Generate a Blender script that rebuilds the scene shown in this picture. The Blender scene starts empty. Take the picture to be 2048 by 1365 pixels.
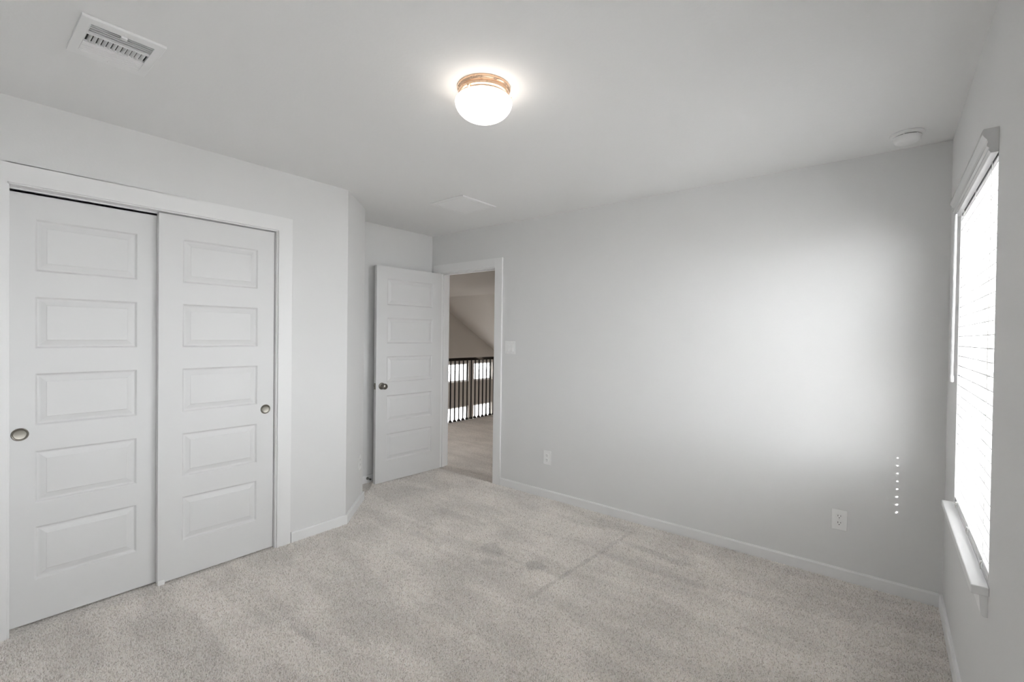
import bpy, bmesh, math, random
from mathutils import Matrix, Vector
random.seed(7)
S = bpy.context.scene
COL = S.collection

# ------------------------------------------------------------------ camera
cd = bpy.data.cameras.new('camera')
cam = bpy.data.objects.new('camera', cd); COL.objects.link(cam)
cd.sensor_width = 36.0; cd.lens = 16.3267; cd.clip_start = 0.02; cd.clip_end = 200
_R = Matrix(((0.7773220804, -0.0169738117, 0.6288738133),
             (0.6289719412, 0.0005774169, -0.7774277869),
             (0.0128327905, 0.9998557678, 0.0111248902)))
cam.matrix_world = Matrix.Translation((-0.24482568, -3.2995645, 1.39719602)) @ _R.to_4x4()
S.camera = cam

# ------------------------------------------------------------------ world, sun, daylight, exposure
W = bpy.data.worlds.new('world'); S.world = W; W.use_nodes = True
bg = W.node_tree.nodes['Background']
bg.inputs[0].default_value = (0.955, 0.98, 1.0, 1); bg.inputs[1].default_value = 13

sd = bpy.data.lights.new('sun', 'SUN'); sd.energy = 21; sd.angle = math.radians(0.6)
sd.color = (1.0, 0.98, 0.95)
sun = bpy.data.objects.new('sun', sd); COL.objects.link(sun)
AZ, EL = math.radians(22), math.radians(29)
_dir = Vector((-math.sin(AZ) * math.cos(EL), math.cos(AZ) * math.cos(EL), -math.sin(EL)))
sun.rotation_euler = _dir.to_track_quat('-Z', 'Y').to_euler()
sun.location = (3, -6, 6)

def portal(name, loc, direction, sx, sy):
    d = bpy.data.lights.new(name, 'AREA'); d.shape = 'RECTANGLE'; d.size = sx; d.size_y = sy
    d.cycles.is_portal = True
    o = bpy.data.objects.new(name, d); COL.objects.link(o); o.location = loc
    o.rotation_euler = Vector(direction).to_track_quat('-Z', 'Y').to_euler()
portal('daylight_bedroom', (0.17, -0.885, 1.34), (-1, 0, 0), 1.0, 1.45)
portal('daylight_fill_window', (0.17, -2.86, 1.34), (-1, 0, 0), 1.75, 1.45)  # serves the added window beside the camera

v = S.view_settings
v.view_transform = 'Standard'; v.look = 'None'; v.gamma = 1.0; v.use_curve_mapping = False
v.exposure = 0.76
S.display_settings.display_device = 'sRGB'
S.cycles.max_bounces = 11; S.cycles.diffuse_bounces = 7; S.cycles.transparent_max_bounces = 16
S.cycles.use_denoising = True
S.cycles.sample_clamp_indirect = 60.0

hd = bpy.data.lights.new('hall_warm_fill', 'AREA'); hd.shape = 'DISK'; hd.size = 0.3; hd.energy = 2.0; hd.color = (1.0, 0.66, 0.40)  # added unseen warm fill for the landing, no fixture modelled
hl = bpy.data.objects.new('hall_warm_fill', hd); COL.objects.link(hl); hl.location = (-4.7, 1.3, 2.42)

# ------------------------------------------------------------------ materials
def new_mat(name):
    m = bpy.data.materials.new(name); m.use_nodes = True
    nt = m.node_tree; b = nt.nodes['Principled BSDF']
    return m, nt, b

def N(nt, kind, **kw):
    n = nt.nodes.new(kind)
    for k, val in kw.items():
        setattr(n, k, val)
    return n

def paint(name, col, rough=0.5, bump=0.0, scale=60.0, metal=0.0, dist=0.002, detail=3.0, spec=0.5):
    m, nt, b = new_mat(name)
    b.inputs['Base Color'].default_value = (*col, 1); b.inputs['Roughness'].default_value = rough
    b.inputs['Metallic'].default_value = metal
    b.inputs['Specular IOR Level'].default_value = spec
    tc = N(nt, 'ShaderNodeTexCoord')
    no = N(nt, 'ShaderNodeTexNoise'); no.inputs['Scale'].default_value = scale; no.inputs['Detail'].default_value = detail
    nt.links.new(tc.outputs['Object'], no.inputs['Vector'])
    if bump > 0:
        bp = N(nt, 'ShaderNodeBump'); bp.inputs['Strength'].default_value = bump; bp.inputs['Distance'].default_value = dist
        nt.links.new(no.outputs['Fac'], bp.inputs['Height']); nt.links.new(bp.outputs['Normal'], b.inputs['Normal'])
    else:
        mr = N(nt, 'ShaderNodeMapRange')
        mr.inputs['To Min'].default_value = max(0, rough - 0.04); mr.inputs['To Max'].default_value = min(1, rough + 0.04)
        nt.links.new(no.outputs['Fac'], mr.inputs['Value']); nt.links.new(mr.outputs['Result'], b.inputs['Roughness'])
    return m

M_WALL = paint('wall_paint', (0.765, 0.765, 0.763), 0.75, 0.10, 85, dist=0.003, spec=0.25)
M_CEIL = paint('ceiling_paint', (0.87, 0.87, 0.868), 0.85, 0.14, 70, dist=0.003, spec=0.2)
M_TRIM = paint('trim_paint', (0.84, 0.84, 0.84), 0.38, spec=0.4)
M_DOOR = paint('door_paint', (0.74, 0.74, 0.74), 0.42, 0.03, 220, dist=0.0008, spec=0.4)
M_WHITE = paint('white_plastic', (0.88, 0.88, 0.875), 0.35)
M_VENT = paint('white_enamel', (0.88, 0.88, 0.88), 0.4)
M_BLIND = paint('blind_vinyl', (0.60, 0.60, 0.60), 0.30, spec=0.9)
M_BLIND.node_tree.nodes['Principled BSDF'].inputs['Coat Weight'].default_value = 1.0
M_BLIND.node_tree.nodes['Principled BSDF'].inputs['Coat Roughness'].default_value = 0.22
M_BLIND.node_tree.nodes['Principled BSDF'].inputs['Coat IOR'].default_value = 2.3
M_CORD = paint('blind_cord', (0.66, 0.65, 0.63), 0.7)
M_VINYL = paint('window_vinyl', (0.83, 0.83, 0.83), 0.4)
M_NICKEL = paint('satin_nickel', (0.27, 0.255, 0.225), 0.34, metal=1.0)
M_PAN = paint('brushed_brass_nickel', (0.86, 0.60, 0.42), 0.28, metal=1.0)
M_DUCT_SHADE = paint('duct_shade', (0.03, 0.03, 0.03), 0.9)
M_SLOT = paint('slot_black', (0.06, 0.06, 0.06), 0.7)
M_IRON = paint('black_iron', (0.012, 0.011, 0.010), 0.4)
M_RAIL = paint('espresso_wood', (0.014, 0.011, 0.009), 0.35, 0.05, 40)
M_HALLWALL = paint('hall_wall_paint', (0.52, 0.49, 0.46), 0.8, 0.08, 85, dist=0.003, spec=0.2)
M_RUBBER = paint('dark_rubber', (0.07, 0.07, 0.07), 0.6)
M_SPRING = paint('spring_steel', (0.30, 0.30, 0.29), 0.35, metal=1.0)
M_GROUND = paint('pale_ground', (0.42, 0.41, 0.40), 0.9)
M_STONE = paint('great_room_floor', (0.42, 0.37, 0.32), 0.6)

def emissive(name, col, strength):
    m, nt, b = new_mat(name)
    b.inputs['Base Color'].default_value = (0.9, 0.88, 0.84, 1); b.inputs['Roughness'].default_value = 0.25
    b.inputs['Emission Color'].default_value = (*col, 1); b.inputs['Emission Strength'].default_value = strength
    return m
M_GLOBE = emissive('lit_opal_glass', (1.0, 0.94, 0.86), 3.4)

def glass_mat(name='window_glass', tint=0.78):
    m = bpy.data.materials.new(name); m.use_nodes = True; nt = m.node_tree
    nt.nodes.clear()
    o = N(nt, 'ShaderNodeOutputMaterial'); mx = N(nt, 'ShaderNodeMixShader')
    t = N(nt, 'ShaderNodeBsdfTransparent'); g = N(nt, 'ShaderNodeBsdfGlossy')
    t.inputs[0].default_value = (tint, tint, tint, 1); g.inputs['Roughness'].default_value = 0.03
    mx.inputs[0].default_value = 0.05
    nt.links.new(t.outputs[0], mx.inputs[1]); nt.links.new(g.outputs[0], mx.inputs[2]); nt.links.new(mx.outputs[0], o.inputs[0])
    return m
M_GLASS = glass_mat()
M_GLASS_SCREEN = glass_mat('coated_glass_with_insect_screen', 0.86)
M_GLASS_FILL = glass_mat('fill_window_glass', 0.60)  # panes of the added window

def carpet_mat(yarn=False):
    m, nt, b = new_mat('carpet_yarn' if yarn else 'cut_pile_carpet')
    L = nt.links.new
    b.inputs['Roughness'].default_value = 0.95; b.inputs['Specular IOR Level'].default_value = 0.1
    tc = N(nt, 'ShaderNodeTexCoord'); P = tc.outputs['Object']
    # curled yarn tufts: fine warped noise
    warp = N(nt, 'ShaderNodeTexNoise'); warp.inputs['Scale'].default_value = 120; warp.inputs['Detail'].default_value = 2
    L(P, warp.inputs['Vector'])
    add = N(nt, 'ShaderNodeVectorMath', operation='MULTIPLY_ADD')
    L(warp.outputs['Color'], add.inputs[0]); add.inputs[1].default_value = (0.010, 0.010, 0.010); L(P, add.inputs[2])
    tuft = N(nt, 'ShaderNodeTexNoise'); tuft.inputs['Scale'].default_value = 150; tuft.inputs['Detail'].default_value = 3
    tuft.inputs['Roughness'].default_value = 0.6
    L(add.outputs[0], tuft.inputs['Vector'])
    vor = N(nt, 'ShaderNodeTexVoronoi'); vor.inputs['Scale'].default_value = 170; L(add.outputs[0], vor.inputs['Vector'])
    # yarn colours: taupe flecks in a pale grey-beige pile
    ramp = N(nt, 'ShaderNodeValToRGB')
    e = ramp.color_ramp.elements
    e[0].position = 0.34; e[0].color = (0.50, 0.465, 0.43, 1)
    e[1].position = 0.62; e[1].color = (0.93, 0.89, 0.845, 1)
    k = ramp.color_ramp.elements.new(0.47); k.color = (0.79, 0.75, 0.71, 1)
    if yarn:
        hi = N(nt, 'ShaderNodeHairInfo'); L(hi.outputs['Random'], ramp.inputs['Fac'])
        for el_, p_, c_ in zip(ramp.color_ramp.elements, (0.0, 0.25, 0.9), ((0.64, 0.605, 0.57, 1), (0.88, 0.845, 0.80, 1), (0.97, 0.945, 0.915, 1))):
            el_.position = p_; el_.color = c_
    else:
        L(tuft.outputs['Fac'], ramp.inputs['Fac'])
    # lay of the pile: soft vacuum streaks and patches
    mp = N(nt, 'ShaderNodeMapping'); mp.inputs['Rotation'].default_value = (0, 0, math.radians(4)); mp.inputs['Scale'].default_value = (0.9, 3.6, 1)
    L(P, mp.inputs['Vector'])
    st = N(nt, 'ShaderNodeTexNoise'); st.inputs['Scale'].default_value = 1.6; st.inputs['Detail'].default_value = 4; st.inputs['Distortion'].default_value = 0.8
    L(mp.outputs[0], st.inputs['Vector'])
    big = N(nt, 'ShaderNodeTexNoise'); big.inputs['Scale'].default_value = 3.0; big.inputs['Detail'].default_value = 5
    L(P, big.inputs['Vector'])
    def maprange(src, a, c, lo, hi):
        r = N(nt, 'ShaderNodeMapRange', interpolation_type='SMOOTHSTEP')
        r.inputs['From Min'].default_value = a; r.inputs['From Max'].default_value = c
        r.inputs['To Min'].default_value = lo; r.inputs['To Max'].default_value = hi
        L(src, r.inputs['Value']); return r.outputs['Result']
    f1 = maprange(st.outputs['Fac'], 0.38, 0.62, 0.94, 1.04)
    f2 = maprange(big.outputs['Fac'], 0.35, 0.65, 0.96, 1.04)
    def mul(a, c):
        q = N(nt, 'ShaderNodeMath', operation='MULTIPLY'); L(a, q.inputs[0]); L(c, q.inputs[1]); return q.outputs[0]
    fac = mul(f1, f2)
    # trodden marks: wheel line and foot dents (pile pushed over), as capsules on the floor
    wv = N(nt, 'ShaderNodeTexNoise'); wv.inputs['Scale'].default_value = 14; wv.inputs['Detail'].default_value = 3; L(P, wv.inputs['Vector'])
    def mark(ax, ay, bx, by, r, depth):
        nonlocal fac
        pa = N(nt, 'ShaderNodeVectorMath', operation='SUBTRACT'); L(P, pa.inputs[0]); pa.inputs[1].default_value = (ax, ay, 0)
        dv = (bx - ax, by - ay, 0); dd = dv[0] ** 2 + dv[1] ** 2
        dt = N(nt, 'ShaderNodeVectorMath', operation='DOT_PRODUCT'); L(pa.outputs[0], dt.inputs[0]); dt.inputs[1].default_value = dv
        h = N(nt, 'ShaderNodeMath', operation='DIVIDE', use_clamp=True); L(dt.outputs['Value'], h.inputs[0]); h.inputs[1].default_value = dd
        sc = N(nt, 'ShaderNodeVectorMath', operation='SCALE'); sc.inputs[0].default_value = dv; L(h.outputs[0], sc.inputs['Scale'])
        df = N(nt, 'ShaderNodeVectorMath', operation='SUBTRACT'); L(pa.outputs[0], df.inputs[0]); L(sc.outputs[0], df.inputs[1])
        ln = N(nt, 'ShaderNodeVectorMath', operation='LENGTH'); L(df.outputs[0], ln.inputs[0])
        ms = N(nt, 'ShaderNodeMath', operation='MULTIPLY_ADD'); L(wv.outputs['Fac'], ms.inputs[0]); ms.inputs[1].default_value = r * 1.6; ms.inputs[2].default_value = -r * 0.8
        sm = N(nt, 'ShaderNodeMath', operation='ADD'); L(ln.outputs['Value'], sm.inputs[0]); L(ms.outputs[0], sm.inputs[1])
        fac = mul(fac, maprange(sm.outputs[0], r * 0.45, r, depth, 1.0))
    for a in CARPET_MARKS:
        mark(*a)
    mixc = N(nt, 'ShaderNodeVectorMath', operation='SCALE'); L(ramp.outputs['Color'], mixc.inputs[0]); L(fac, mixc.inputs['Scale'])
    L(mixc.outputs[0], b.inputs['Base Color'])
    if yarn: return m
    hs = N(nt, 'ShaderNodeMath', operation='ADD'); L(tuft.outputs['Fac'], hs.inputs[0]); L(vor.outputs['Distance'], hs.inputs[1])
    bp = N(nt, 'ShaderNodeBump'); bp.inputs['Strength'].default_value = 0.7; bp.inputs['Distance'].default_value = 0.006
    L(hs.outputs[0], bp.inputs['Height']); L(bp.outputs['Normal'], b.inputs['Normal'])
    return m
CARPET_MARKS = [(-1.70, -1.31, -1.67, -0.75, 0.022, 0.87), (-1.67, -0.75, -1.645, -0.20, 0.022, 0.89), (-1.90, -1.00, -1.86, -1.03, 0.070, 0.82),
                (-2.25, -1.03, -2.20, -1.05, 0.085, 0.86), (-2.13, -1.18, -2.05, -1.14, 0.050, 0.89), (-2.95, -0.79, -2.55, -0.78, 0.060, 0.92),
                (-2.79, -1.21, -2.54, -1.20, 0.045, 0.91), (-2.41, -2.25, -2.26, -2.23, 0.022, 0.88), (-1.84, -1.036, -1.71, -1.04, 0.014, 0.90),
                (-1.62, -0.36, -1.20, -0.42, 0.045, 0.90), (-1.62, -0.62, -1.05, -0.60, 0.050, 0.92)]
M_CARPET = carpet_mat()
M_PILE = carpet_mat(True)

# ------------------------------------------------------------------ mesh helpers
class MB:
    """collects shapes in one bmesh; origin is subtracted so a part sits in its parent's space"""
    def __init__(self, origin=(0, 0, 0)):
        self.bm = bmesh.new(); self.o = Vector(origin)
    def v(self, p):
        return self.bm.verts.new(Vector(p) - self.o)
    def face(self, pts):
        return self.bm.faces.new([self.v(p) for p in pts])
    def box(self, x0, x1, y0, y1, z0, z1):
        x0, x1 = min(x0, x1), max(x0, x1); y0, y1 = min(y0, y1), max(y0, y1); z0, z1 = min(z0, z1), max(z0, z1)
        p = [self.v((x, y, z)) for z in (z0, z1) for y in (y0, y1) for x in (x0, x1)]
        for f in ((0, 2, 3, 1), (4, 5, 7, 6), (0, 1, 5, 4), (2, 6, 7, 3), (0, 4, 6, 2), (1, 3, 7, 5)):
            self.bm.faces.new([p[i] for i in f])
        return self
    def prism(self, pts, vec):
        """closed polygon (3-D points) swept along vec"""
        vec = Vector(vec)
        a = [self.v(p) for p in pts]; b = [self.v(Vector(p) + vec) for p in pts]
        n = len(pts)
        self.bm.faces.new(a[::-1]); self.bm.faces.new(b)
        for i in range(n):
            self.bm.faces.new((a[i], a[(i + 1) % n], b[(i + 1) % n], b[i]))
        return self
    def lathe(self, prof, M=None, seg=48):
        """profile (radius, height) about local z, then matrix M"""
        M = M or Matrix()
        rings = []
        for r, h in prof:
            if r < 1e-6:
                rings.append([self.v(M @ Vector((0, 0, h)))])
            else:
                rings.append([self.v(M @ Vector((r * math.cos(2 * math.pi * i / seg), r * math.sin(2 * math.pi * i / seg), h))) for i in range(seg)])
        for a, b in zip(rings[:-1], rings[1:]):
            if len(a) == 1 and len(b) == 1: continue
            for i in range(seg):
                j = (i + 1) % seg
                if len(a) == 1: self.bm.faces.new((a[0], b[j], b[i]))
                elif len(b) == 1: self.bm.faces.new((a[i], a[j], b[0]))
                else: self.bm.faces.new((a[i], a[j], b[j], b[i]))
        return self
    def ring(self, ax, ay, ix, iy, z0, z1):
        """flat rectangular frame (outer half sizes ax, ay; inner ix, iy) between z0 and z1"""
        L = []
        for z in (z0, z1):
            for hx_, hy_ in ((ax, ay), (ix, iy)):
                L.append([self.v((sx * hx_, sy * hy_, z)) for sx, sy in ((-1, -1), (1, -1), (1, 1), (-1, 1))])
        o0, i0, o1, i1 = L
        for k in range(4):
            j = (k + 1) % 4
            self.bm.faces.new((o0[k], o0[j], i0[j], i0[k])); self.bm.faces.new((o1[k], o1[j], i1[j], i1[k]))
            self.bm.faces.new((o0[k], o0[j], o1[j], o1[k])); self.bm.faces.new((i0[k], i0[j], i1[j], i1[k]))
        return self
    def tube(self, pts, r, seg=10):
        pts = [Vector(p) for p in pts]; prev = None
        for i, p in enumerate(pts):
            t = ((pts[min(i + 1, len(pts) - 1)] - pts[max(i - 1, 0)])).normalized()
            a = Vector((0, 0, 1)) if abs(t.z) < 0.9 else Vector((1, 0, 0))
            u = t.cross(a).normalized(); w = t.cross(u)
            ring = [self.v(p + r * (math.cos(2 * math.pi * k / seg) * u + math.sin(2 * math.pi * k / seg) * w)) for k in range(seg)]
            if prev:
                for k in range(seg):
                    self.bm.faces.new((prev[k], prev[(k + 1) % seg], ring[(k + 1) % seg], ring[k]))
            else:
                self.bm.faces.new(ring[::-1])
            prev = ring
        self.bm.faces.new(prev)
        return self
    def build(self, name, mat, parent=None, bevel=0.0, smooth=False, seg=2):
        bmesh.ops.remove_doubles(self.bm, verts=self.bm.verts, dist=1e-6)
        bmesh.ops.recalc_face_normals(self.bm, faces=self.bm.faces)
        me = bpy.data.meshes.new(name); self.bm.to_mesh(me); self.bm.free()
        me.materials.append(mat)
        o = bpy.data.objects.new(name, me); COL.objects.link(o)
        if parent is not None: o.parent = parent
        else: o.location = self.o
        if smooth:
            for p in me.polygons: p.use_smooth = True
            es = o.modifiers.new('split', 'EDGE_SPLIT'); es.split_angle = math.radians(40)
        if bevel > 0:
            b = o.modifiers.new('bevel', 'BEVEL'); b.width = bevel; b.segments = seg; b.limit_method = 'ANGLE'; b.angle_limit = math.radians(40)
        return o

def tag(o, label=None, cat=None, group=None, kind=None):
    if label: o['label'] = label
    if cat: o['category'] = cat
    if group: o['group'] = group
    if kind: o['kind'] = kind
    return o

def empty(name, loc, rz=0.0):
    o = bpy.data.objects.new(name, None); COL.objects.link(o)
    o.empty_display_size = 0.05; o.location = loc; o.rotation_euler = (0, 0, rz)
    return o

def copy_tree(o, parent=None):
    c = o.copy(); COL.objects.link(c)
    if parent is not None: c.parent = parent
    for ch in list(o.children): copy_tree(ch, c)
    return c

def struct(o, label, cat):
    return tag(o, label, cat, kind='structure')

# ------------------------------------------------------------------ room dimensions (metres)
H = 2.44
XL = -3.306                      # closet wall face
YF = -3.80                       # wall behind the camera
P4 = Vector((-3.306, -1.425, 0)); P5 = Vector((-3.650, -1.059, 0))
XA = -4.019                      # alcove wall face
DXL, DXR, DH = -3.885, -3.119, 2.035   # bedroom doorway
CY0, CY1, CH = -3.106, -1.923, 2.054   # closet opening
WT = 0.115
WY0, WY1, WZ0, WZ1 = -1.335, -0.428, 0.645, 2.02   # window opening

# ------------------------------------------------------------------ setting: floor, ceilings, walls
from mathutils import noise as mnoise
b = MB()
b.prism([(-4.05, YF - 0.1, -0.12), (0.16, YF - 0.1, -0.12), (0.16, WT, -0.12), (-2.3, WT, -0.12), (-2.3, 5.6, -0.12),
         (-5.64, 5.6, -0.12), (-5.64, 0.0, -0.12), (-4.05, 0.0, -0.12)], (0, 0, 0.12))
# the pile of the bedroom: a fine uneven surface so that it meets the baseboards in a tufted edge
STEP = 0.010
nxs, nys = int(4.02 / STEP) + 1, int(3.92 / STEP) + 1
def pile(x, y):
    return 0.0035 + 0.0035 * mnoise.noise((x * 62, y * 62, 1.7)) + 0.0025 * mnoise.noise((x * 23, y * 23, 5.1))
grid = [[b.v((-4.02 + i * STEP, YF + j * STEP, max(0.0004, pile(-4.02 + i * STEP, YF + j * STEP)))) for i in range(nxs)] for j in range(nys)]
for j in range(nys - 1):
    for i in range(nxs - 1):
        b.bm.faces.new((grid[j][i], grid[j][i + 1], grid[j + 1][i + 1], grid[j + 1][i]))
floor = struct(b.build('floor', M_CARPET), 'pale grey-beige cut pile carpet of bedroom and landing', 'floor')

# upright yarn of the pile: one uncountable part of the floor
import numpy as np
rng = np.random.default_rng(5)
def pile_region(px, py):
    return ((px > XL + 0.016) | (py > P4.y + 0.02) & (px - XL > -(py - P4.y) + 0.03) & (px > XA + 0.02)) & (px < -0.016)
SP = 0.0062
gx, gy = np.meshgrid(np.arange(-4.0, -0.01, SP), np.arange(-3.3, -0.018, SP))
px = (gx + rng.uniform(-0.5, 0.5, gx.shape) * SP).ravel(); py = (gy + rng.uniform(-0.5, 0.5, gy.shape) * SP).ravel()
ok = pile_region(px, py)
px, py = px[ok], py[ok]; nst = len(px)
KP = 3
hgt = rng.uniform(0.007, 0.0125, nst); laz = rng.uniform(0, 2 * np.pi, nst); lean = rng.uniform(0.0005, 0.0055, nst)
pos = np.zeros((nst, KP, 3), np.float32)
for k in range(KP):
    f_ = k / (KP - 1)
    pos[:, k, 0] = px + np.cos(laz) * lean * f_ ** 1.5; pos[:, k, 1] = py + np.sin(laz) * lean * f_ ** 1.5; pos[:, k, 2] = 0.0005 + hgt * f_
cu = bpy.data.hair_curves.new('carpet_pile')
cu.add_curves([KP] * nst)
cu.attributes['position'].data.foreach_set('vector', pos.ravel())
ra = cu.attributes.get('radius') or cu.attributes.new('radius', 'FLOAT', 'POINT')
rad = np.empty((nst, KP), np.float32); rad[:, 0] = 0.0017; rad[:, 1] = 0.0019; rad[:, 2] = 0.0011
ra.data.foreach_set('value', rad.ravel())
cu.materials.append(M_PILE)
po = bpy.data.objects.new('carpet_pile', cu); COL.objects.link(po); po.parent = floor; po['kind'] = 'stuff'
b = MB().box(-4.14, 0.16, YF - 0.1, WT, H, H + 0.1)
struct(b.build('ceiling', M_CEIL), 'flat textured grey-white bedroom ceiling', 'ceiling')
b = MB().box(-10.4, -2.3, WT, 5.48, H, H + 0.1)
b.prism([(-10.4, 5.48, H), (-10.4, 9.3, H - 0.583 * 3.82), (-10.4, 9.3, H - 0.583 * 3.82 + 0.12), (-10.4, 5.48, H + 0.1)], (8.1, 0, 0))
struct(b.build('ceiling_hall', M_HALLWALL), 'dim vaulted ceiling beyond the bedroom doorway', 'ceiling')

b = MB()
b.box(XL - WT, XL, YF, CY0, 0, H); b.box(XL - WT, XL, CY1, P4.y, 0, H); b.box(XL - WT, XL, CY0, CY1, CH, H)
struct(b.build('wall_left', M_WALL), 'pale grey wall around the closet', 'wall')
nx = Vector((P5.y - P4.y, -(P5.x - P4.x), 0)).normalized()
nx = nx if nx.x > 0 else -nx
b = MB().prism([P4, P5, P5 - Vector((0, WT, 0)), P4 - Vector((WT, 0, 0))], (0, 0, H))
struct(b.build('wall_corner', M_WALL), 'narrow angled grey wall between closet and door alcove', 'wall')
b = MB().box(XA, P5.x, P5.y - WT, P5.y, 0, H); b.box(XA - WT, XA, YF, 0, 0, H)
struct(b.build('wall_alcove', M_WALL), 'grey alcove wall behind the open door', 'wall')
b = MB().box(XA - WT, DXL - 0.02, 0, WT, 0, H).box(DXR + 0.02, 0.16, 0, WT, 0, H).box(DXL - 0.02, DXR + 0.02, 0, WT, DH + 0.02, H)
struct(b.build('wall_back', M_WALL), 'large plain grey wall with the doorway at its left end', 'wall')
SW0, SW1 = -3.70, -2.02          # added unseen window beside the camera, there for fill light
b = MB().box(0, 0.16, YF, SW0, 0, H).box(0, 0.16, SW0, SW1, 0, WZ0).box(0, 0.16, SW0, SW1, WZ1, H).box(0, 0.16, SW1, WY0, 0, H).box(0, 0.16, WY1, 0, 0, H).box(0, 0.16, WY0, WY1, 0, WZ0).box(0, 0.16, WY0, WY1, WZ1, H)
struct(b.build('wall_right', M_WALL), 'grey wall at right holding the blind-covered window', 'wall')
b = MB().box(-4.14, 0.16, YF - 0.1, YF, 0, H)
struct(b.build('wall_front', M_WALL), 'wall behind the camera', 'wall')

b = MB().box(-40, 40, -40, 40, -3.0, -2.82)
struct(b.build('ground', M_GROUND), 'pale ground outside the house', 'ground')

# beyond the doorway: landing and great room
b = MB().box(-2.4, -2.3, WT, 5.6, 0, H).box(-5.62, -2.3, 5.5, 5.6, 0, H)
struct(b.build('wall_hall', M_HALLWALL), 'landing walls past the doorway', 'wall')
FX = -10.2
far_win = []
for y0 in (6.055 - 1.10 * 2, 6.055 - 1.10, 6.055, 7.155):  # first two columns lie out of view, added for extra daylight
    far_win.append((y0, y0 + 0.86, -0.01, 0.555)); far_win.append((y0, y0 + 0.86, -2.3, -0.745))
b = MB()
ys = sorted({w[0] for w in far_win})
prev = -0.1
for y0 in ys:
    b.box(FX - 0.15, FX, prev, y0, -2.7, 3.2)
    for z0, z1 in ((-2.7, -2.3), (-0.745, -0.01), (0.555, 3.2)):
        b.box(FX - 0.15, FX, y0, y0 + 0.86, z0, z1)
    prev = y0 + 0.86
b.box(FX - 0.15, FX, prev, 9.3, -2.7, 3.2)
struct(b.build('wall_far', M_HALLWALL), 'taupe gable wall with two rows of windows far beyond the railing', 'wall')
b = MB().box(FX, -5.6, 9.0, 9.1, -2.7, 1.2).box(FX, -4.13, -0.1, 0.0, -2.7, H).box(-5.72, -5.64, 0, 9.0, -2.7, -0.12).box(-5.7, -5.6, 5.5, 9.1, -0.12, H)
struct(b.build('wall_great_room', M_HALLWALL), 'side walls of the open two-storey space', 'wall')
b = MB().box(FX, -5.6, -0.1, 9.1, -2.8, -2.7)
struct(b.build('floor_lower', M_STONE), 'lower storey floor seen past the railing', 'floor')

# ------------------------------------------------------------------ baseboards
BH, BT = 0.074, 0.014
def base_prof(p, q, n, ext0=0.0, ext1=0.0):
    """baseboard from p to q on a wall whose room-side normal is n"""
    p, q, n = Vector(p), Vector(q), Vector(n)
    d = (q - p).normalized(); p = p - d * ext0; q = q + d * ext1
    m = MB()
    prof = [(0.0, 0.0), (BT, 0.0), (BT, BH - 0.008), (BT - 0.004, BH), (0.0, BH)]
    m.prism([p + n * a + Vector((0, 0, z)) for a, z in prof], q - p)
    return m
struct(base_prof((DXR + 0.092, 0, 0), (0, 0, 0), (0, -1, 0)).build('baseboard_back', M_TRIM), 'long white baseboard along the back wall', 'baseboard')
struct(base_prof((0, 0, 0), (0, YF, 0), (-1, 0, 0)).build('baseboard_right', M_TRIM), 'white baseboard under the window', 'baseboard')
struct(base_prof((XL, CY1 + 0.095, 0), P4, (1, 0, 0), 0, 0.006).build('baseboard_left', M_TRIM), 'short white baseboard right of the closet', 'baseboard')
struct(base_prof(P4, P5, nx, 0.006, 0.008).build('baseboard_corner', M_TRIM), 'white baseboard on the angled wall', 'baseboard')
struct(base_prof((XA, P5.y, 0), (XA, 0, 0), (1, 0, 0)).build('baseboard_alcove', M_TRIM), 'white baseboard behind the open door', 'baseboard')
struct(base_prof((XL, YF, 0), (XL, CY0 - 0.095, 0), (1, 0, 0)).build('baseboard_closet', M_TRIM), 'white baseboard left of the closet', 'baseboard')

# ------------------------------------------------------------------ trims: closet casing and door casing
CW, CT = 0.088, 0.015
b = MB()
cx0, cx1 = XL, XL + CT
b.box(cx0, cx1, CY0 - CW, CY0, 0, CH + CW).box(cx0, cx1, CY1, CY1 + CW, 0, CH + CW).box(cx0, cx1, CY0, CY1, CH, CH + CW)
b.box(XL - WT, XL + 0.004, CY0, CY0 + 0.008, 0, CH)
b.box(XL - WT, XL + 0.004, CY1 - 0.008, CY1, 0, CH)
b.box(XL - WT, XL + 0.004, CY0, CY1, CH - 0.006, CH)
b.box(XL - 0.056, XL - 0.052, CY0 + 0.008, CY1 - 0.008, CH - 0.014, CH - 0.006)      # track fin under the head
struct(b.build('trim_1', M_TRIM, bevel=0.0015), 'white flat casing framing the sliding closet doors', 'door casing')
b = MB()
b.box(DXR, DXR + CW, -CT, 0, 0, DH + CW).box(DXL, DXR, -CT, 0, DH + 0.004, DH + CW).box(DXL - CW, DXL, -CT, 0, 0, DH + CW)
b.box(DXL - 0.018, DXL, 0, WT, 0, DH).box(DXR, DXR + 0.018, 0, WT, 0, DH).box(DXL - 0.018, DXR + 0.018, 0, WT, DH, DH + 0.018)
b.box(DXL, DXL + 0.011, 0.040, 0.075, 0, DH).box(DXR - 0.011, DXR, 0.040, 0.075, 0, DH).box(DXL, DXR, 0.040, 0.075, DH - 0.011, DH)
b.box(DXR, DXR + CW, WT, WT + CT, 0, DH + CW).box(DXL - CW, DXL, WT, WT + CT, 0, DH + CW).box(DXL, DXR, WT, WT + CT, DH + 0.004, DH + CW)
struct(b.build('trim_2', M_TRIM, bevel=0.0015), 'white casing and jambs around the bedroom doorway', 'door casing')

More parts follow.
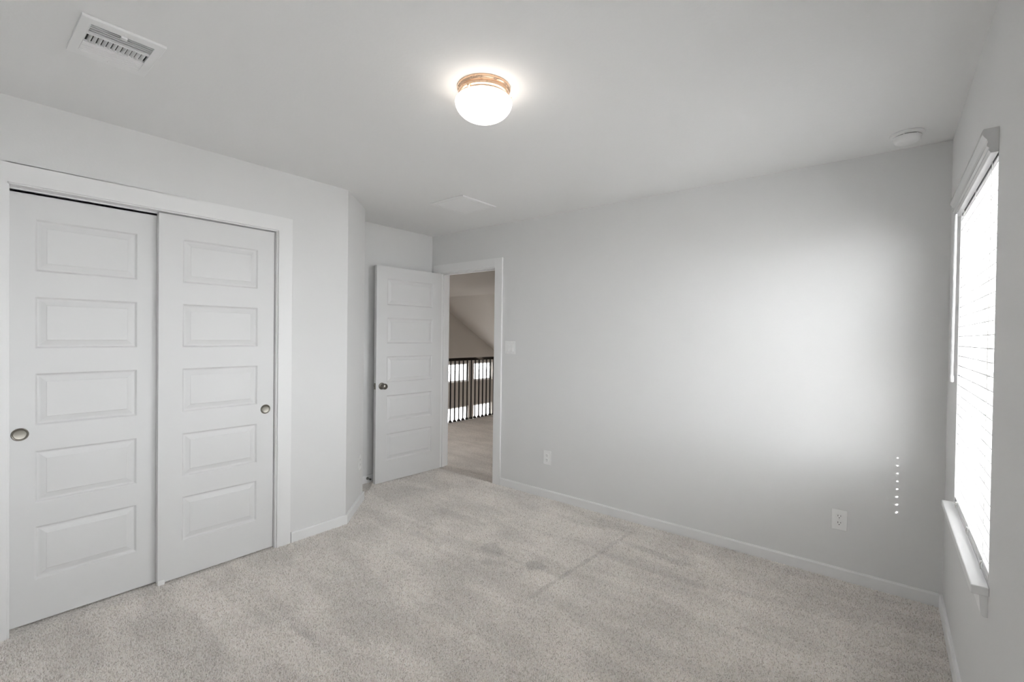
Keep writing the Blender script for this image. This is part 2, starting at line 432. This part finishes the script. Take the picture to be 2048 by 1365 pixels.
# ------------------------------------------------------------------ moulded five-panel doors
ROWS = [(1.672, 1.917), (1.309, 1.553), (0.944, 1.190), (0.577, 0.823), (0.211, 0.463)]
RINGS = [(0.0, 0.0), (0.003, 0.0022), (0.008, 0.0085), (0.013, 0.0095), (0.019, 0.0085), (0.038, 0.0028), (0.041, 0.0010), (0.044, 0.0010)]
def door_mesh(w, h, s0, s1, t=0.035, z0=0.010, both=True, dz=0.0):
    """local: s along +x from 0, front face y=0 looking to -y, back face y=t"""
    m = MB()
    def side(y, sgn):
        rows = sorted((a + dz, c + dz) for a, c in ROWS)
        zs = [z0] + [z for r in rows for z in r] + [h]
        m.face([(0, y, z0), (s0, y, z0), (s0, y, h), (0, y, h)])
        m.face([(s1, y, z0), (w, y, z0), (w, y, h), (s1, y, h)])
        for i in range(0, len(zs), 2):
            m.face([(s0, y, zs[i]), (s1, y, zs[i]), (s1, y, zs[i + 1]), (s0, y, zs[i + 1])])
        for a, c in rows:
            last = None
            for ins, dep in RINGS:
                yy = y + sgn * dep
                cur = [(s0 + ins, yy, a + ins), (s1 - ins, yy, a + ins), (s1 - ins, yy, c - ins), (s0 + ins, yy, c - ins)]
                if last:
                    for i in range(4):
                        j = (i + 1) % 4
                        m.face([last[i], last[j], cur[j], cur[i]])
                last = cur
            m.face(last)
    side(0, 1)
    if both: side(t, -1)
    else: m.face([(0, t, z0), (w, t, z0), (w, t, h), (0, t, h)])
    m.face([(0, 0, z0), (0, t, z0), (0, t, h), (0, 0, h)]); m.face([(w, 0, z0), (w, t, z0), (w, t, h), (w, 0, h)])
    m.face([(0, 0, z0), (w, 0, z0), (w, t, z0), (0, t, z0)]); m.face([(0, 0, h), (w, 0, h), (w, t, h), (0, t, h)])
    return m

RX_NEG = Matrix.Rotation(math.radians(90), 4, 'X')     # local z -> -y (out of the face)
def pull(parent, s, z):
    m = MB()
    m.lathe([(0.0, 0.0006), (0.017, 0.0006), (0.0215, 0.0012), (0.0238, 0.0040), (0.0265, 0.0046), (0.0290, 0.0030), (0.0300, -0.0005)],
            Matrix.Translation((s, -0.0002, z)) @ RX_NEG, 40)
    o = m.build('finger_pull', M_NICKEL, parent, smooth=True)
    tag(o, 'round satin nickel finger pull')

# closet doors: local +x runs along world +y when turned 90 degrees, front looks to +x
def closet_door(name, xface, y0, w, s0, s1, ps, label, top):
    r = empty(name, (xface, y0, 0), math.radians(90))
    struct(r, label, 'closet door')
    door_mesh(w, top, s0, s1, both=False, dz=0.0, z0=0.012).build('door_panel', M_DOOR, r, bevel=0.0012)
    pull(r, ps, 0.909)
    return r
closet_door('door_1', XL - 0.062, -3.097, 0.610, 0.085, 0.468, 0.036, 'left white five-panel sliding closet door, running behind the other', 2.030)
closet_door('door_2', XL - 0.020, -2.546, 0.612, 0.111, 0.511, 0.561, 'right white five-panel sliding closet door, overlapping in front', 2.043)
g = MB((XL - 0.03, -2.53, 0))
g.box(XL - 0.040, XL - 0.012, -2.545, -2.515, 0, 0.010).box(XL - 0.019, XL - 0.012, -2.545, -2.515, 0.010, 0.028)
tag(g.build('floor_guide', M_WHITE), 'small white floor guide under the overlap of the closet doors', 'door guide')

# swinging door, hinged at the left jamb, stands open about 90 degrees
ang = math.atan2(-0.787 + 0.007, -3.882 + 3.846)        # direction hinge -> free edge
r = empty('door_3', (-3.884, -0.012, 0), ang)
struct(r, 'white five-panel bedroom door standing open against the alcove', 'door')
# the hall-side face looks to +x in the world; with local +x pointing to -y, +x world is local +y
dm = door_mesh(0.762, 2.030, 0.114, 0.648, t=0.035, z0=0.014)
dm.build('door_panel', M_DOOR, r, bevel=0.0012)
RYP = Matrix.Rotation(math.radians(-90), 4, 'X')        # local z -> +y
for yy, R_ in ((0.035, RYP), (0.0, RX_NEG)):
    k = MB().lathe([(0.0, -0.001), (0.031, -0.001), (0.032, 0.003), (0.029, 0.008), (0.018, 0.011), (0.011, 0.014), (0.0105, 0.028), (0.015, 0.034),
                    (0.024, 0.042), (0.0275, 0.052), (0.026, 0.061), (0.019, 0.068), (0.008, 0.071), (0.0, 0.0712)],
                   Matrix.Translation((0.703, yy, 0.916)) @ R_, 40)
    tag(k.build('door_knob', M_NICKEL, r, smooth=True), 'satin nickel door knob')
lp = MB().box(0.7615, 0.7632, 0.005, 0.030, 0.888, 0.945).box(0.762, 0.770, 0.010, 0.025, 0.908, 0.926)
tag(lp.build('latch_plate', M_NICKEL, r, bevel=0.0008), 'metal latch on the door edge')
for z in (0.22, 1.02, 1.82):
    MB().tube([(0.002, -0.004, z - 0.045), (0.002, -0.004, z + 0.045)], 0.006, 12).build('hinge', M_NICKEL, r, smooth=True)

# door stop on the alcove baseboard
ds = empty('door_stop', (XA + BT, -0.775, 0.047))
tag(ds, 'metal spring door stop on the baseboard behind the open door', 'door stop')
RXP = Matrix.Rotation(math.radians(90), 4, 'Y')
MB().lathe([(0.0, 0.0), (0.013, 0.0), (0.013, 0.003), (0.007, 0.010), (0.0, 0.010)], RXP, 20).build('base_plate', M_SPRING, ds, smooth=True)
MB().tube([(0.008 + 0.036 * i / 90, 0.0055 * math.cos(i * 0.9), 0.0055 * math.sin(i * 0.9)) for i in range(91)], 0.0013, 6).build('spring', M_SPRING, ds, smooth=True)
MB().lathe([(0.0, 0.042), (0.008, 0.042), (0.0085, 0.052), (0.006, 0.056), (0.0, 0.056)], RXP, 20).build('tip', M_RUBBER, ds, smooth=True)

# ------------------------------------------------------------------ window_1
win = empty('window_1', (0.12, (WY0 + WY1) / 2, WZ0))
struct(win, 'tall window behind white blinds in the right wall', 'window')
o_ = win.location
m = MB(o_)
fx0, fx1, fw = 0.095, 0.150, 0.045
m.box(fx0, fx1, WY0, WY0 + fw, WZ0, WZ1).box(fx0, fx1, WY1 - fw, WY1, WZ0, WZ1).box(fx0, fx1, WY0 + fw, WY1 - fw, WZ0, WZ0 + fw).box(fx0, fx1, WY0 + fw, WY1 - fw, WZ1 - fw, WZ1)
m.box(fx0 + 0.005, fx1 - 0.01, WY0 + fw, WY1 - fw, 1.325, 1.365)
m.build('window_frame', M_VINYL, win, bevel=0.002)
MB(o_).box(0.120, 0.124, WY0 + fw, WY1 - fw, WZ0 + fw, 1.325).build('window_pane', M_GLASS_SCREEN, win)
MB(o_).box(0.128, 0.132, WY0 + fw, WY1 - fw, 1.365, WZ1 - fw).build('window_pane', M_GLASS_SCREEN, win)
m = MB(o_).box(-0.040, 0.0, WY0 - 0.022, WY1 + 0.022, WZ0, 0.672).box(0.0, fx0, WY0 + 0.001, WY1 - 0.001, WZ0 + 0.001, 0.672)
m.build('window_sill', M_TRIM, win, bevel=0.003)
m = MB(o_)
m.prism([(0.0, WY0 - 0.002, WZ0), (-0.020, WY0 - 0.002, WZ0), (-0.016, WY0 - 0.002, 0.585), (-0.010, WY0 - 0.002, 0.575), (0.0, WY0 - 0.002, 0.575)], (0, WY1 - WY0 + 0.004, 0))
m.build('apron', M_TRIM, win, bevel=0.001)

w2 = empty('window_2', (0.12, (SW0 + SW1) / 2, WZ0))  # added out-of-view window that brings fill light into the room
struct(w2, 'added unseen blind-covered window beside the camera, for fill light', 'window')
o_ = w2.location
mid = (SW0 + SW1) / 2
m = MB(o_)
m.box(fx0, fx1, SW0, SW0 + fw, WZ0, WZ1).box(fx0, fx1, SW1 - fw, SW1, WZ0, WZ1).box(fx0, fx1, SW0 + fw, SW1 - fw, WZ0, WZ0 + fw).box(fx0, fx1, SW0 + fw, SW1 - fw, WZ1 - fw, WZ1)
m.box(fx0, fx1, mid - 0.04, mid + 0.04, WZ0 + fw, WZ1 - fw)
m.box(fx0 + 0.005, fx1 - 0.01, SW0 + fw, mid - 0.04, 1.325, 1.365).box(fx0 + 0.005, fx1 - 0.01, mid + 0.04, SW1 - fw, 1.325, 1.365)
m.build('window_frame', M_VINYL, w2, bevel=0.002)
for a_, c_ in ((SW0 + fw, mid - 0.04), (mid + 0.04, SW1 - fw)):
    MB(o_).box(0.120, 0.124, a_, c_, WZ0 + fw, 1.325).build('window_pane', M_GLASS_FILL, w2)
    MB(o_).box(0.128, 0.132, a_, c_, 1.365, WZ1 - fw).build('window_pane', M_GLASS_FILL, w2)
m = MB(o_).box(-0.040, 0.0, SW0 - 0.022, SW1 + 0.022, WZ0, 0.672).box(0.0, fx0, SW0 + 0.001, SW1 - 0.001, WZ0 + 0.001, 0.672)
m.build('window_sill', M_TRIM, w2, bevel=0.003)

# ------------------------------------------------------------------ blinds
bl = empty('window_blind', (0.0, (WY0 + WY1) / 2, 1.95))
tag(bl, 'white faux-wood horizontal blind with open slats hanging in the window', 'window blind')
o_ = bl.location
VY0, VY1 = WY0 - 0.004, WY1 + 0.010
prof = [(0.0, 2.032), (-0.033, 2.032), (-0.036, 2.026), (-0.036, 2.015), (-0.031, 2.006), (-0.026, 1.999), (-0.024, 1.991), (-0.026, 1.986), (-0.026, 1.979),
        (-0.021, 1.974), (-0.022, 1.966), (-0.017, 1.958), (0.0, 1.958)]
MB(o_).prism([(x, VY0, z) for x, z in prof], (0, VY1 - VY0, 0)).build('valance', M_BLIND, bl, bevel=0.001)
MB(o_).box(0.003, 0.055, WY0 + 0.008, WY1 - 0.008, 1.955, 1.998).build('headrail', M_BLIND, bl, bevel=0.002)
SY0, SY1 = WY0 + 0.010, WY1 - 0.010
SC, SWD, PITCH, TILT = 0.0255, 0.050, 0.0428, math.radians(1)
zb = 0.735
n = int((1.935 - zb) / PITCH) + 1
HY = -0.540                       # cord route holes cut only in the lowest slats, shaped to throw sun dots
def slat_bank(m, y0, y1, holes=0):
    for i in range(n):
        z = zb + i * PITCH
        def section(ua, ub):
            t_, b_ = [], []
            for k in range(7):
                u = ua + (ub - ua) * k / 6
                crown = 0.0022 * (1 - (2 * u / SWD) ** 2)
                t_.append((SC + u * math.cos(TILT), z + u * math.sin(TILT) + crown + 0.0016))
                b_.append((SC + u * math.cos(TILT), z + u * math.sin(TILT) + crown - 0.0016))
            return t_ + b_[::-1]
        h = SWD / 2
        if i < holes:
            hw = 0.0045 + 0.0045 * (holes - i) / holes
            parts = ((-h, h, y0, HY - hw), (-h, h, HY + hw, y1), (-h, -0.009, HY - hw, HY + hw), (0.009, h, HY - hw, HY + hw))
        else:
            parts = ((-h, h, y0, y1),)
        for ua, ub, ya, yb in parts:
            m.prism([(x, ya, zz) for x, zz in section(ua, ub)], (0, yb - ya, 0))
    return m
slat_bank(MB(o_), SY0, SY1, 9).build('slats', M_BLIND, bl)
m = slat_bank(MB(w2.location), SW0 + 0.004, SW1 - 0.004)
m.box(-0.033, 0.055, SW0 + 0.005, SW1 - 0.005, 1.958, 2.018).box(SC - 0.026, SC + 0.026, SW0 + 0.010, SW1 - 0.010, 0.681, 0.704)
m.build('blind', M_BLIND, w2)
MB(o_).box(SC - 0.026, SC + 0.026, SY0, SY1, 0.681, 0.704).build('bottom_rail', M_BLIND, bl, bevel=0.003)
for y in (-0.54, -0.885, -1.225):
    m = MB(o_)
    for x in (SC - 0.0275, SC + 0.0275):
        m.tube([(x, y - 0.014, 0.690), (x, y - 0.014, 1.96)], 0.0009, 6)
    for i in range(n):
        z = zb + i * PITCH
        m.tube([(SC - 0.0275, y - 0.014, z - 0.003), (SC + 0.0275, y - 0.014, z - 0.003)], 0.0007, 5)
    m.tube([(SC - 0.029, y, 0.705), (SC - 0.031, y + 0.006, 0.690), (SC - 0.029, y, 0.678)], 0.0020, 6)
    m.build('ladder_cord', M_CORD, bl)
m = MB(o_)
wy = -0.520
m.tube([(-0.012, wy, 1.972), (-0.024, wy, 1.950), (-0.026, wy - 0.002, 1.240)], 0.0050, 8)
m.lathe([(0.0, -0.012), (0.007, -0.010), (0.0078, 0.006), (0.0055, 0.022), (0.0, 0.024)], Matrix.Translation((-0.026, wy - 0.002, 1.232)), 14)
tag(m.build('tilt_wand', M_BLIND, bl, smooth=True), 'white tilt wand')

# ------------------------------------------------------------------ ceiling light
LC = Vector((-1.585, -1.853, H))
lt = empty('ceiling_light', LC)
tag(lt, 'lit flush-mount ceiling light with brass-toned ring and white opal glass bowl', 'ceiling light')
MB().lathe([(0.0, 0.0), (0.111, 0.0), (0.1125, -0.006), (0.110, -0.014), (0.1055, -0.017), (0.1055, -0.021), (0.108, -0.024), (0.107, -0.033), (0.102, -0.037),
            (0.101, -0.048), (0.094, -0.050), (0.0, -0.046)], None, 64).build('canopy_ring', M_PAN, lt, smooth=True)
gl = [(0.093, -0.034), (0.098, -0.040)]
for i in range(17):
    a = math.radians(50 - i * 140 / 16)
    r_, z_ = 0.1195 * math.cos(a), -0.062 + (0.026 if a > 0 else 0.078) * math.sin(a)
    if a > 0: r_ = 0.0975 + 0.022 * (math.cos(a) - math.cos(math.radians(50))) / (1 - math.cos(math.radians(50)))
    gl.append((max(r_, 0.0) if i < 16 else 0.0, z_))
MB().lathe(gl, None, 64).build('glass_bowl', M_GLOBE, lt, smooth=True)
for a in (40, 160, 280):
    m = MB()
    a = math.radians(a)
    m.lathe([(0.0, 0.0), (0.0025, 0.0), (0.0025, 0.012), (0.005, 0.013), (0.005, 0.019), (0.0, 0.020)],
            Matrix.Translation((0.099 * math.cos(a), 0.099 * math.sin(a), -0.042)) @ Matrix.Rotation(a, 4, 'Z') @ RXP, 12)
    m.build('thumb_screw', M_PAN, lt, smooth=True)

# ------------------------------------------------------------------ supply register near the closet
VC = Vector((-2.4635, -2.8875, H))
ve = empty('air_vent', VC)
tag(ve, 'white louvred ceiling air register with open vanes, above the closet', 'air vent')
hx, hy, th = 0.152, 0.1155, 0.012
ox, oy = 0.112, 0.0875            # opening half sizes
MB().ring(hx, hy, ox, oy, -0.010, 0.0).build('frame', M_VENT, ve, bevel=0.0020)
m = MB().box(0.036, 0.046, -oy, oy, -0.010, -0.002).box(-0.040, -0.027, -oy, oy, -0.010, -0.002).box(0.036, 0.040, -oy, -oy + 0.003, -0.010, -0.002)
m.box(-0.030, 0.040, -oy, -oy + 0.002, -0.0095, -0.002)
m.build('divider', M_VENT, ve)
m = MB().box(-ox, ox, -oy, oy, -0.0012, -0.0004)
m.build('duct_shade_sheet', M_DUCT_SHADE, ve)  # dark sheet on the solid ceiling, painted shade of the duct
m = MB()                          # long fins either side of the vane bank, all running along y
for i in range(4):
    x = 0.0560 + i * 0.0150
    m.prism([(x - 0.0030, -oy, -0.001), (x + 0.0010, -oy, -0.0100), (x + 0.0048, -oy, -0.0100), (x - 0.0005, -oy, -0.001)], (0, 2 * oy, 0))
for i in range(5):
    x = -0.0480 - i * 0.0135
    m.prism([(x + 0.0040, -oy, -0.001), (x - 0.0020, -oy, -0.0098), (x - 0.0065, -oy, -0.0098), (x + 0.0010, -oy, -0.001)], (0, 2 * oy, 0))
m.box(-ox, ox, -oy, -oy + 0.002, -0.009, -0.001)
m.build('fins', M_VENT, ve)
m = MB()
for i in range(12):
    y = -oy + 0.016 + i * (2 * oy - 0.026) / 11
    m.prism([(-0.027, y - 0.0065, -0.001), (-0.027, y + 0.0005, -0.0095), (-0.027, y + 0.0018, -0.0095), (-0.027, y - 0.0050, -0.001)], (0.061, 0, 0))
m.build('vanes', M_VENT, ve)
MB().box(0.100, 0.116, -0.008, 0.010, -0.016, -0.008).build('damper_lever', M_VENT, ve, bevel=0.001)
for x, y in ((0.128, 0.0), (-0.128, 0.0)):
    MB().lathe([(0.0, -0.0125), (0.003, -0.012), (0.004, -0.010), (0.004, -0.008)], Matrix.Translation((x, y, 0)), 14).build('screw', M_VENT, ve, smooth=True)

# ------------------------------------------------------------------ flat return grille near the door
RC = Vector((-2.900, -0.662, H))
rv = empty('return_vent', RC)
tag(rv, 'square flat white return air grille on the ceiling near the door', 'air vent')
hs = 0.188
m = MB()
m.ring(hs, hs, hs - 0.03, hs - 0.03, -0.010, 0.0)
m.build('frame', M_VENT, rv, bevel=0.003)
m = MB().box(-hs + 0.03, hs - 0.03, -hs + 0.03, hs - 0.03, -0.003, -0.001)
for i in range(24):
    y = -hs + 0.036 + i * (2 * hs - 0.072) / 23
    m.prism([(-hs + 0.03, y - 0.006, -0.003), (-hs + 0.03, y + 0.004, -0.0085), (-hs + 0.03, y + 0.0055, -0.0085), (-hs + 0.03, y + 0.006, -0.003)], (2 * hs - 0.06, 0, 0))
m.build('louvers', M_VENT, rv)
for x, y in ((hs - 0.015, hs - 0.02), (-hs + 0.015, -hs + 0.02), (hs - 0.015, -hs + 0.02), (-hs + 0.015, hs - 0.02)):
    MB().lathe([(0.0, -0.0122), (0.003, -0.0118), (0.004, -0.010), (0.004, -0.009)], Matrix.Translation((x, y, 0)), 12).build('screw', M_VENT, rv, smooth=True)

# ------------------------------------------------------------------ smoke detector
SM = Vector((-0.186, -0.232, H))
sm = empty('smoke_detector', SM)
tag(sm, 'round white smoke detector on the ceiling in the right corner', 'smoke detector')
MB().lathe([(0.0, 0.0), (0.067, 0.0), (0.0695, -0.004), (0.068, -0.009), (0.060, -0.013), (0.0, -0.013)], None, 48).build('base_ring', M_WHITE, sm, smooth=True)
MB().lathe([(0.0, -0.012), (0.051, -0.012), (0.051, -0.017), (0.0, -0.017)], None, 48).build('vent_gap', M_SLOT, sm)
MB().lathe([(0.0, -0.0165), (0.0555, -0.0165), (0.0565, -0.021), (0.054, -0.034), (0.048, -0.043), (0.036, -0.047), (0.0, -0.048)], None, 48).build('body', M_WHITE, sm, smooth=True)
for a in range(15, 375, 60):
    m = MB()
    a = math.radians(a)
    m.lathe([(0.0, -0.011), (0.0035, -0.011), (0.0035, -0.018), (0.0, -0.018)], Matrix.Translation((0.0535 * math.cos(a), 0.0535 * math.sin(a), 0)), 8)
    m.build('clip', M_WHITE, sm)
MB().lathe([(0.0, -0.0485), (0.006, -0.0483), (0.007, -0.0465), (0.007, -0.044)], Matrix.Translation((-0.022, -0.020, 0)), 20).build('test_button', M_WHITE, sm, smooth=True)

# ------------------------------------------------------------------ switch and outlets (local: x across, z up, front looks to -y)
def plate(name, w, h, parent, holes=None):
    m = MB()
    m.prism([(-w / 2, 0, -h / 2), (w / 2, 0, -h / 2), (w / 2, 0, h / 2), (-w / 2, 0, h / 2)], (0, -0.0055, 0))
    return m.build(name, M_WHITE, parent, bevel=0.0025, seg=3)

sw = empty('light_switch', (-2.934, 0, 1.288))
tag(sw, 'white double rocker light switch right of the doorway', 'light switch')
plate('cover_plate', 0.120, 0.117, sw)
for x in (-0.023, 0.023):
    m = MB()
    m.prism([(x - 0.0165, -0.0050, -0.033), (x - 0.0165, -0.0050, 0.033), (x - 0.0165, -0.0065, 0.033), (x - 0.0165, -0.0085, 0.003), (x - 0.0165, -0.0120, -0.030), (x - 0.0165, -0.0118, -0.033)], (0.033, 0, 0))
    m.build('rocker', M_WHITE, sw, bevel=0.0008)
for x in (-0.023, 0.023):
    for z in (-0.0485, 0.0485):
        MB().lathe([(0.0, 0.0072), (0.002, 0.0070), (0.003, 0.0056), (0.003, 0.004)], Matrix.Translation((x, 0, z)) @ RX_NEG, 12).build('screw', M_WHITE, sw, smooth=True)

def outlet(loc, rz, label):
    r = empty('power_outlet', loc, rz)
    tag(r, label, 'power outlet', 'duplex power outlets')
    plate('cover_plate', 0.076, 0.119, r)
    for zc in (0.0195, -0.0195):
        m = MB()
        pts = []
        for i in range(40):                                   # rounded face with flat top and bottom
            a = 2 * math.pi * i / 40
            pts.append((0.0172 * math.cos(a), -0.005, zc + max(-0.0135, min(0.0135, 0.0172 * math.sin(a)))))
        m.prism(pts, (0, -0.0025, 0))
        rc = m.build('receptacle', M_WHITE, r, bevel=0.0006)
        m = MB()
        m.box(-0.0078, -0.0052, -0.0079, -0.006, zc - 0.0005, zc + 0.0085).box(0.0054, 0.0078, -0.0079, -0.006, zc + 0.0005, zc + 0.0078)
        m.lathe([(0.0, 0.0079), (0.0026, 0.0079), (0.0026, 0.006)], Matrix.Translation((0, 0, zc - 0.0075)) @ RX_NEG, 14)
        tag(m.build('slots', M_SLOT, rc), 'dark plug slots')
    MB().lathe([(0.0, 0.0072), (0.002, 0.0070), (0.003, 0.0056), (0.003, 0.004)], Matrix.Translation((0, 0, 0)) @ RX_NEG, 12).build('screw', M_WHITE, r, smooth=True)
    return r
outlet((-0.446, 0, 0.352), 0, 'white duplex outlet low on the back wall toward the window corner')
outlet((-2.505, 0, 0.352), 0, 'white duplex outlet low on the back wall right of the doorway')
pa = P4 + (P5 - P4).normalized() * 0.392
outlet((pa.x, pa.y, 0.350), math.atan2(nx.x, -nx.y), 'white duplex outlet low on the narrow angled wall')

# ------------------------------------------------------------------ landing railing
RXX = -5.605
ra = empty('stair_railing', (RXX, 2.3, 0))
tag(ra, 'dark guard railing with thin black balusters along the landing edge', 'railing')
o_ = ra.location
MB(o_).prism([(RXX - 0.033, 0.2, 0.985), (RXX + 0.033, 0.2, 0.985), (RXX + 0.033, 0.2, 1.012), (RXX + 0.022, 0.2, 1.030), (RXX - 0.022, 0.2, 1.030), (RXX - 0.033, 0.2, 1.012)], (0, 5.28, 0)).build('handrail', M_RAIL, ra, bevel=0.003)
MB(o_).box(RXX - 0.035, RXX + 0.03, 0.2, 5.48, 0.0, 0.012).build('base_curb', M_TRIM, ra, bevel=0.003)
bal0 = None
for i in range(-6, 20):
    y = 1.797 + i * 0.0935
    if bal0 is None:
        m = MB((RXX, y, 0)).box(RXX - 0.008, RXX + 0.008, y - 0.008, y + 0.008, 0.012, 0.99)
        bal0 = m.build('baluster', M_IRON, ra); bal0.location = Vector((RXX, y, 0)) - o_
        s = MB((RXX, y, 0))
        q = [(0.020, 0.012), (0.020, 0.026), (0.011, 0.046)]
        rings = []
        for h_, z_ in q:
            rings.append([s.v((RXX + a * h_, y + c * h_, z_)) for a, c in ((-1, -1), (1, -1), (1, 1), (-1, 1))])
        for a, c in zip(rings[:-1], rings[1:]):
            for k in range(4): s.bm.faces.new((a[k], a[(k + 1) % 4], c[(k + 1) % 4], c[k]))
        s.bm.faces.new(rings[0][::-1]); s.bm.faces.new(rings[-1])
        shoe0 = s.build('shoe', M_IRON, bal0)
    else:
        c = bal0.copy(); COL.objects.link(c); c.location = Vector((RXX, y, 0)) - o_
        d = shoe0.copy(); COL.objects.link(d); d.parent = c

# ------------------------------------------------------------------ far windows of the two-storey room, seen and added
wn = 3
for (y0, y1, z0, z1) in far_win:
    w_ = empty('window_%d' % wn, (FX - 0.08, (y0 + y1) / 2, z0)); wn += 1
    row = 'upper' if z0 > -0.5 else 'lower'
    struct(w_, 'bright %s window in the far gable wall past the railing' % row, 'window')
    o_ = w_.location
    f = 0.045
    m = MB(o_).box(FX - 0.12, FX - 0.05, y0, y0 + f, z0, z1).box(FX - 0.12, FX - 0.05, y1 - f, y1, z0, z1)
    m.box(FX - 0.12, FX - 0.05, y0 + f, y1 - f, z0, z0 + f).box(FX - 0.12, FX - 0.05, y0 + f, y1 - f, z1 - f, z1)
    m.build('window_frame', M_VINYL, w_)
    MB(o_).box(FX - 0.092, FX - 0.088, y0 + f, y1 - f, z0 + f, z1 - f).build('window_pane', M_GLASS, w_)
    portal('daylight_far', (FX - 0.16, (y0 + y1) / 2, (z0 + z1) / 2), (1, 0, 0), y1 - y0, z1 - z0)
